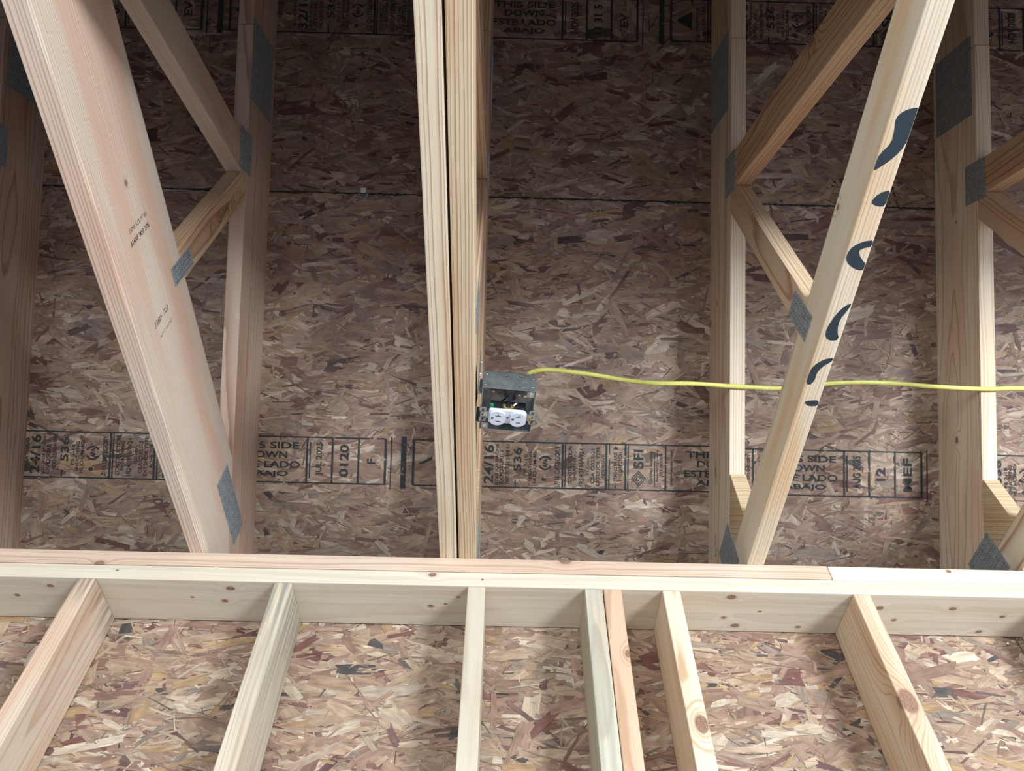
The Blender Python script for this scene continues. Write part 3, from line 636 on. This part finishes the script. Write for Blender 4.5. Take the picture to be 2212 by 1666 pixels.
def stud(x, mat, label, lean=0.0, depth=0.138):
    o = board('wall_stud', [(0.0, -T/2), (2.46, -T/2), (2.46, T/2), (0.0, T/2)], (x, 0.0, -0.0766), (0, 0, -1), (1, 0, 0), (0, -1, 0), -depth, 0.0, mat, None, 0.003, 3)
    if lean: o.matrix_local = FR[o.name] @ Matrix.Rotation(lean, 4, 'Z')
    tag(o, label, 'stud', 'studs of the framed wall'); return o
S = {}
S['A'] = wood('stud wood A', early=(0.70, 0.54, 0.39), late=(0.52, 0.33, 0.21), ring=0.008, pith=(0.13, -0.05), warp=0.008, seed=71, contrast=0.8, stain=(0.0, 0.09, (0.20, 0.15, 0.11), 0.8), tint=(0.95, 0.80, 0.74))
S['B'] = wood('stud wood B', early=(0.66, 0.57, 0.42), late=(0.46, 0.36, 0.24), ring=0.007, pith=(0.10, -0.09), warp=0.006, seed=72, stain=(0.0, 0.42, (0.20, 0.20, 0.17), 0.75), contrast=0.8)
S['C'] = wood('stud wood C', early=(0.60, 0.545, 0.42), late=(0.46, 0.35, 0.22), ring=0.008, pith=(0.0, 0.15), warp=0.008, warpx=2.5, seed=73, contrast=0.9)
S['D'] = wood('stud wood D', early=(0.58, 0.53, 0.40), late=(0.42, 0.34, 0.23), ring=0.007, pith=(0.0, 0.12), warp=0.008, seed=74, stain=(0.0, 2.0, (0.34, 0.33, 0.28), 0.6), contrast=0.8)
S['E'] = wood('stud wood E', early=(0.68, 0.46, 0.29), late=(0.50, 0.27, 0.14), ring=0.006, pith=(-0.02, 0.10), warp=0.006, seed=75, contrast=0.8, knots=[(0.156, 0.015, 0.0, 0.008)])
S['F'] = wood('stud wood F', early=(0.74, 0.63, 0.45), late=(0.56, 0.38, 0.20), ring=0.007, pith=(0.01, 0.09), warp=0.010, seed=76, contrast=0.95, knots=[(0.298, 0.006, 0.0, 0.017)])
S['G'] = wood('stud wood G', early=(0.70, 0.55, 0.37), late=(0.52, 0.33, 0.18), ring=0.007, pith=(0.08, 0.04), warp=0.010, seed=77, contrast=0.9, knots=[(0.245, -0.004, -0.004, 0.024)])
stud(-0.8215, S['A'], 'tan stud with dark smudged top, leftmost along the wall')
stud(-0.4065, S['B'], 'grey-green weathered stud with a dark blue-stained top')
stud(0.0044, S['C'], 'pale clean narrow-faced stud below the doubled truss')
stud(0.2540, S['D'], 'weathered grey-green stud paired against an orange stud')
stud(0.2945, S['E'], 'orange stud with a knot, paired with a grey-green stud', -0.004)
stud(0.4201, S['F'], 'yellow stud with a large round reddish knot')
stud(0.8291, S['G'], 'tan stud with a wide knot swelling on its corner')
stud(1.2520, S['C'], 'stud just past the right end of the view')

# ------------------------------------------------------------------ metal outlet box
BR = math.radians(4.3)
bx, by = (math.cos(BR), math.sin(BR), 0), (math.sin(BR), -math.cos(BR), 0)     # local x right, y towards the viewer, z down
BOX = frame((0.0600, -0.4060, 0.016), bx, by, (0, 0, -1))
box = empty('outlet_box', mat=BOX); tag(box, 'square galvanised outlet box hung open-side down beside the doubled truss', 'electrical box')
hb = 0.0508; dpt = 0.053; th = 0.0016
bm = bmesh.new()
for (x0, x1, y0, y1) in ((-hb, hb, hb-th, hb), (-hb, hb, -hb, -hb+th), (-hb, -hb+th, -hb+th, hb-th), (hb-th, hb, -hb+th, hb-th)): add_box(bm, x0, x1, y0, y1, -dpt, 0.0)
bm_obj('box_wall', bm, MAT['box'], box)
# back with real round holes
cu = bpy.data.curves.new('c', 'CURVE'); cu.dimensions = '2D'; cu.fill_mode = 'BOTH'; cu.extrude = 0.0008
def spl(pts):
    s = cu.splines.new('POLY'); s.points.add(len(pts)-1); s.use_cyclic_u = True
    for p, q in zip(s.points, pts): p.co = (q[0], q[1], 0, 1)
spl([(-hb, -hb), (hb, -hb), (hb, hb), (-hb, hb)])
for hx, hy in ((-0.028, 0.003), (0.024, -0.002), (0.036, -0.003), (0.004, -0.022), (-0.03, -0.036), (0.03, -0.036)): spl(circle(hx, hy, 0.0034, 14))
co_ = bpy.data.objects.new('c', cu); C.objects.link(co_)
me = bpy.data.meshes.new_from_object(co_.evaluated_get(bpy.context.evaluated_depsgraph_get())); bpy.data.objects.remove(co_)
me.transform(Matrix.Translation((0, 0, -dpt+0.0008))); link('box_back', me, MAT['box'], box)
YF = hb                                                                         # face towards the viewer
def disc(bm, cx, cy, r, z0, z1, n=24): add_prism(bm, circle(cx, cy, r, n), z0, z1)
FACE = frame((0, YF, 0), (1, 0, 0), (0, 0, -1), (0, 1, 0))                       # local: x, y = up the box, z out
for kx in (-0.004, 0.021):
    bm = bmesh.new(); n = 28
    o_ = [bm.verts.new((p[0], p[1], 0.0004)) for p in circle(kx, 0.040, 0.0095, n)]; i_ = [bm.verts.new((p[0], p[1], 0.0004)) for p in circle(kx, 0.040, 0.0088, n)]
    for q in range(n): bm.faces.new((o_[q], o_[(q+1) % n], i_[(q+1) % n], i_[q]))
    ko = bm_obj('knockout', bm, MAT['bright'], box, FACE)
    bm = bmesh.new(); add_box(bm, -0.0045, 0.0045, -0.0008, 0.0008, 0.0002, 0.0008)
    a = -0.55 if kx > 0 else 0.45
    bm_obj('knockout_slot', bm, MAT['hole'], ko, Matrix.Translation((kx, 0.040, 0)) @ Matrix.Rotation(a, 4, 'Z'))
for hx, hy in ((-0.012, 0.010), (0.019, 0.010)):
    bm = bmesh.new(); disc(bm, hx, hy, 0.0016, 0.0001, 0.0006, 12); bm_obj('pilot_hole', bm, MAT['hole'], box, FACE)
for hx, hy in ((-0.044, 0.044), (-0.046, 0.010), (0.045, 0.040), (0.043, 0.012)):
    bm = bmesh.new(); disc(bm, hx, hy, 0.0019, 0.0, 0.0007, 14); bm_obj('rivet', bm, MAT['bright'], box, FACE)
# device tabs with screws at two corners of the opening
for sx, sy in ((1, 1), (-1, -1)):
    bm = bmesh.new(); add_box(bm, sx*(hb-0.017), sx*(hb-0.003), sy*(hb-0.003), sy*(hb-0.016), -0.002, -0.0004); bmesh.ops.recalc_face_normals(bm, faces=bm.faces[:])
    tb = bm_obj('device_tab', bm, MAT['box'], box)
    bm = bmesh.new(); disc(bm, sx*(hb-0.010), sy*(hb-0.011), 0.0036, -0.0004, 0.0022, 16); bm_obj('screw', bm, MAT['bright'], tb)
# side bracket nailed to the chord
bm = bmesh.new()
xw = -0.0600+0.0006
add_box(bm, xw-0.0, xw+0.0013, 0.018, 0.075, -0.085, -0.012); add_box(bm, xw, xw+0.0013, -0.060, 0.018, -0.060, -0.004)
add_box(bm, xw, -hb, 0.030, 0.0315, -0.052, -0.006); add_box(bm, xw, -hb, -0.038, -0.0365, -0.05, -0.004)
bk = bm_obj('side_bracket', bm, MAT['box'], box)
for yy, zz in ((0.060, -0.028), (0.060, -0.066)):
    bm = bmesh.new(); add_prism(bm, circle(yy, zz, 0.0035, 14), 0.0, 0.003); bm_obj('nail_head', bm, MAT['bright'], bk, frame((xw+0.0013, 0, 0), (0, 1, 0), (0, 0, 1), (1, 0, 0)))
bm = bmesh.new(); add_prism(bm, [(0.026, -0.010), (0.026, -0.054), (0.060, -0.060), (0.052, -0.020)], 0.0013, 0.0030)
bm_obj('bracket_flange', bm, MAT['bright'], bk, frame((xw, 0, 0), (0, 1, 0), (0, 0, 1), (1, 0, 0)))
# cable connector on the inside of the back
bm = bmesh.new(); n = 24
for r0, r1, z0, z1 in ((0.0085, 0.0115, -dpt+0.0017, -dpt+0.010),):
    for a, b in (((r1, z0), (r1, z1)), ((r1, z1), (r0, z1)), ((r0, z1), (r0, z0))):
        va = [bm.verts.new((0.006+a[0]*math.cos(2*math.pi*i/n), -0.003+a[0]*math.sin(2*math.pi*i/n), a[1])) for i in range(n)]
        vb = [bm.verts.new((0.006+b[0]*math.cos(2*math.pi*i/n), -0.003+b[0]*math.sin(2*math.pi*i/n), b[1])) for i in range(n)]
        for i in range(n): bm.faces.new((va[i], va[(i+1) % n], vb[(i+1) % n], vb[i]))
bm_obj('cable_clamp', bm, MAT['box'], box)

# ------------------------------------------------------------------ duplex receptacle
OUT = BOX @ Matrix.Translation((0.0015, -0.0105, 0.0045))
out = empty('duplex_receptacle', mat=OUT); tag(out, 'white duplex receptacle with T-slots hanging in the metal box opening', 'outlet')
def rr(x0, x1, y0, y1, r, n=5):
    pts = []
    for cx, cy, a0 in ((x1-r, y1-r, 0), (x0+r, y1-r, 90), (x0+r, y0+r, 180), (x1-r, y0+r, 270)):
        for i in range(n+1): a = math.radians(a0+90*i/n); pts.append((cx+r*math.cos(a), cy+r*math.sin(a)))
    return pts
def oface(cx):                                           # round face with flats along the length
    pts = []
    for i in range(40):
        a = 2*math.pi*i/40; x = 0.0172*math.cos(a); y = 0.0172*math.sin(a); pts.append((cx+max(-0.0145, min(0.0145, x)), y))
    q = []
    for p in pts:
        if not q or (abs(p[0]-q[-1][0])+abs(p[1]-q[-1][1])) > 1e-6: q.append(p)
    return q
bm = bmesh.new(); add_prism(bm, [(-0.036, -0.0145), (0.036, -0.0145), (0.036, 0.011), (0.030, 0.0165), (-0.034, 0.0165), (-0.036, 0.0145)], -0.002, 0.0050)
bmesh.ops.bevel(bm, geom=bm.edges[:], offset=0.0008, segments=2, affect='EDGES')
bm_obj('face_plate', bm, MAT['white'], out)
for cx in (-0.0195, 0.0195):
    bm = bmesh.new(); add_prism(bm, oface(cx), 0.0048, 0.0098); 
    bmesh.ops.bevel(bm, geom=[e for e in bm.edges if all(v.co.z > 0.009 for v in e.verts)], offset=0.0008, segments=2, affect='EDGES')
    fo = bm_obj('outlet_face', bm, MAT['white'], out)
    def slot(pts):
        b2 = bmesh.new(); add_prism(b2, pts, 0.0094, 0.00995); bm_obj('slot', b2, MAT['slot'], fo)
    slot([(cx-0.0035, 0.0052), (cx+0.0065, 0.0052), (cx+0.0065, 0.0068), (cx+0.0022, 0.0068), (cx+0.0022, 0.0112), (cx+0.0008, 0.0112), (cx+0.0008, 0.0068), (cx-0.0035, 0.0068)])
    slot([(cx-0.0025, -0.0078), (cx+0.0058, -0.0078), (cx+0.0058, -0.0058), (cx-0.0025, -0.0058)])
    slot([(cx-0.0115, -0.0022), (cx-0.0085, -0.0022), (cx-0.0068, -0.0008), (cx-0.0065, 0.0006), (cx-0.0072, 0.002), (cx-0.0085, 0.0026), (cx-0.0115, 0.0026)])
bm = bmesh.new(); disc(bm, 0, 0, 0.0021, 0.0048, 0.0053, 16); bm_obj('cover_screw_hole', bm, MAT['black'], out)
bm = bmesh.new(); add_prism(bm, rr(-0.034, 0.034, -0.0145, 0.0150, 0.002), -0.026, -0.0021); add_box(bm, -0.003, 0.003, 0.0148, 0.0185, -0.024, -0.003)
bm_obj('device_body', bm, MAT['black'], out)
for sx in (-1, 1):                                       # mounting strap with plaster ears
    bm = bmesh.new(); add_box(bm, min(sx*0.0362, sx*0.052), max(sx*0.0362, sx*0.052), -0.0082, 0.0082, -0.0014, 0.0)
    for sy in (-1, 1): add_prism(bm, rr(sx*0.0475-0.0068, sx*0.0475+0.0068, sy*0.0115-0.0052, sy*0.0115+0.0052, 0.0035), -0.0014, 0.0)
    st = bm_obj('mounting_ear', bm, MAT['box'], out)
    for sy in (-1, 1):
        bm = bmesh.new(); disc(bm, sx*0.0475, sy*0.0115, 0.0022, 0.0001, 0.0006, 14); bm_obj('ear_hole', bm, MAT['hole'], st)
    bm = bmesh.new(); disc(bm, sx*0.0475, 0.0, 0.0018, 0.0001, 0.0005, 12); bm_obj('ear_hole', bm, MAT['hole'], st)
    bm = bmesh.new(); disc(bm, sx*0.0425, -0.001*sx, 0.0036, 0.0, 0.0026, 18); sc = bm_obj('mounting_screw', bm, MAT['brass'] if sx > 0 else MAT['bright'], st)
    bm = bmesh.new(); add_box(bm, sx*0.0425-0.0005, sx*0.0425+0.0005, -0.0034, 0.0026, 0.0024, 0.0028); bm_obj('screw_slot', bm, MAT['hole'], sc)
bm = bmesh.new(); add_box(bm, -0.0065, 0.0065, 0.0145, 0.0178, -0.0042, -0.0026); bm_obj('terminal_tab', bm, MAT['brass'], out)
for cx, mt in ((-0.0075, 'brass'), (0.0075, 'brass'), (-0.0315, 'greenscrew')):
    bm = bmesh.new(); add_prism(bm, circle(cx, -0.008, 0.0036, 16), 0.0, 0.0050); s_ = bm_obj('terminal_screw', bm, MAT[mt], out, frame((0, 0.0150, 0), (1, 0, 0), (0, 0, 1), (0, 1, 0)))

# ------------------------------------------------------------------ yellow cable and its conductors
cab = empty('yellow_cable', (0.0635, -0.42, 0.07)); tag(cab, 'yellow electrical cable running from the outlet box to the right', 'cable')
ci = Matrix.Translation((-0.0635, 0.42, -0.07))
path = smooth_path([(0.0657, -0.4025, 0.0705), (0.0668, -0.388, 0.098), (0.0701, -0.352, 0.140), (0.0825, -0.3192, 0.200), (0.0982, -0.2893, 0.280), (0.1145, -0.2704, 0.335), (0.1380, -0.2560, 0.366), (0.1652, -0.2516, 0.3750),
                    (0.2214, -0.2483, 0.3725), (0.2777, -0.2433, 0.3683), (0.3452, -0.2360, 0.3621), (0.4239, -0.2314, 0.3583), (0.5139, -0.2321, 0.3589), (0.598, -0.229, 0.357), (0.650, -0.228, 0.356),
                    (0.731, -0.227, 0.356), (0.844, -0.238, 0.365), (0.92, -0.2415, 0.368), (1.00, -0.241, 0.368), (1.111, -0.2365, 0.364), (1.227, -0.2345, 0.3625), (1.324, -0.237, 0.365), (1.60, -0.233, 0.362), (2.2, -0.237, 0.365)], 8)
bm = bmesh.new(); add_tube(bm, path, 0.0030, 0.0052, 12, up=Vector((0, -ca, sa)))
bm_obj('cable_jacket', bm, MAT['yellow'], cab, ci, True)
Bm = BOX
def wire(name, pts, r, mat):
    b = bmesh.new(); add_tube(b, [Bm @ Vector(p) for p in smooth_path(pts, 7)], r, None, 8); bm_obj(name, b, MAT[mat], cab, ci, True)
wire('white_conductor', [(0.002, -0.006, -0.054), (0.000, -0.006, -0.042), (0.006, -0.005, -0.030), (0.015, 0.000, -0.022), (0.018, 0.006, -0.016), (0.015, 0.010, -0.009), (0.011, 0.008, -0.004)], 0.0017, 'whitewire')
wire('white_conductor', [(0.010, -0.002, -0.054), (0.020, 0.003, -0.044), (0.029, 0.000, -0.036), (0.034, -0.008, -0.032), (0.034, -0.018, -0.026)], 0.0015, 'whitewire')
wire('black_conductor', [(0.003, -0.005, -0.054), (-0.004, -0.006, -0.044), (-0.014, -0.006, -0.030), (-0.021, -0.010, -0.022)], 0.0017, 'black')
wire('ground_conductor', [(0.004, 0.001, -0.054), (-0.006, 0.006, -0.047), (-0.018, 0.010, -0.046), (-0.033, 0.002, -0.034), (-0.034, 0.002, -0.016), (-0.031, 0.005, -0.006)], 0.0010, 'copper')

# ------------------------------------------------------------------ clip between two roof panels
clip = empty('panel_clip', mat=DECK @ Matrix.Translation((-0.341, SJ, 0))); tag(clip, 'small bright metal clip bridging the seam between two roof panels', 'clip')
bm = bmesh.new(); add_box(bm, -0.0065, 0.0065, 0.0005, 0.0150, 0.0032, 0.0044); bm_obj('tongue', bm, MAT['tooth'], clip)
bm = bmesh.new()
n = 12; ou = [(0.0135*math.cos(math.pi+math.pi*i/n), 0.018*math.sin(math.pi+math.pi*i/n)) for i in range(n+1)]; inn = [(0.0085*math.cos(math.pi+math.pi*i/n), 0.012*math.sin(math.pi+math.pi*i/n)) for i in range(n+1)]
for i in range(n):
    add_prism(bm, [ou[i], ou[i+1], inn[i+1], inn[i]], 0.0028, 0.0036)
bm_obj('loop', bm, MAT['box'], clip)

# ------------------------------------------------------------------ nail driven through the wall sheathing
nail = empty('nail', (1.187, 0.1372, -0.098)); tag(nail, 'thin bright nail poking out of the wall boarding at far right', 'nail')
bm = bmesh.new(); add_tube(bm, [(0, 0.004, 0), (-0.004, -0.008, -0.004), (-0.010, -0.020, -0.010)], 0.0014, None, 8); bm_obj('shank', bm, MAT['bright'], nail)
bm = bmesh.new(); add_tube(bm, [(-0.010, -0.020, -0.010), (-0.0117, -0.0235, -0.0117)], 0.0009, 0.0006, 8); bm_obj('tip', bm, MAT['bright'], nail)
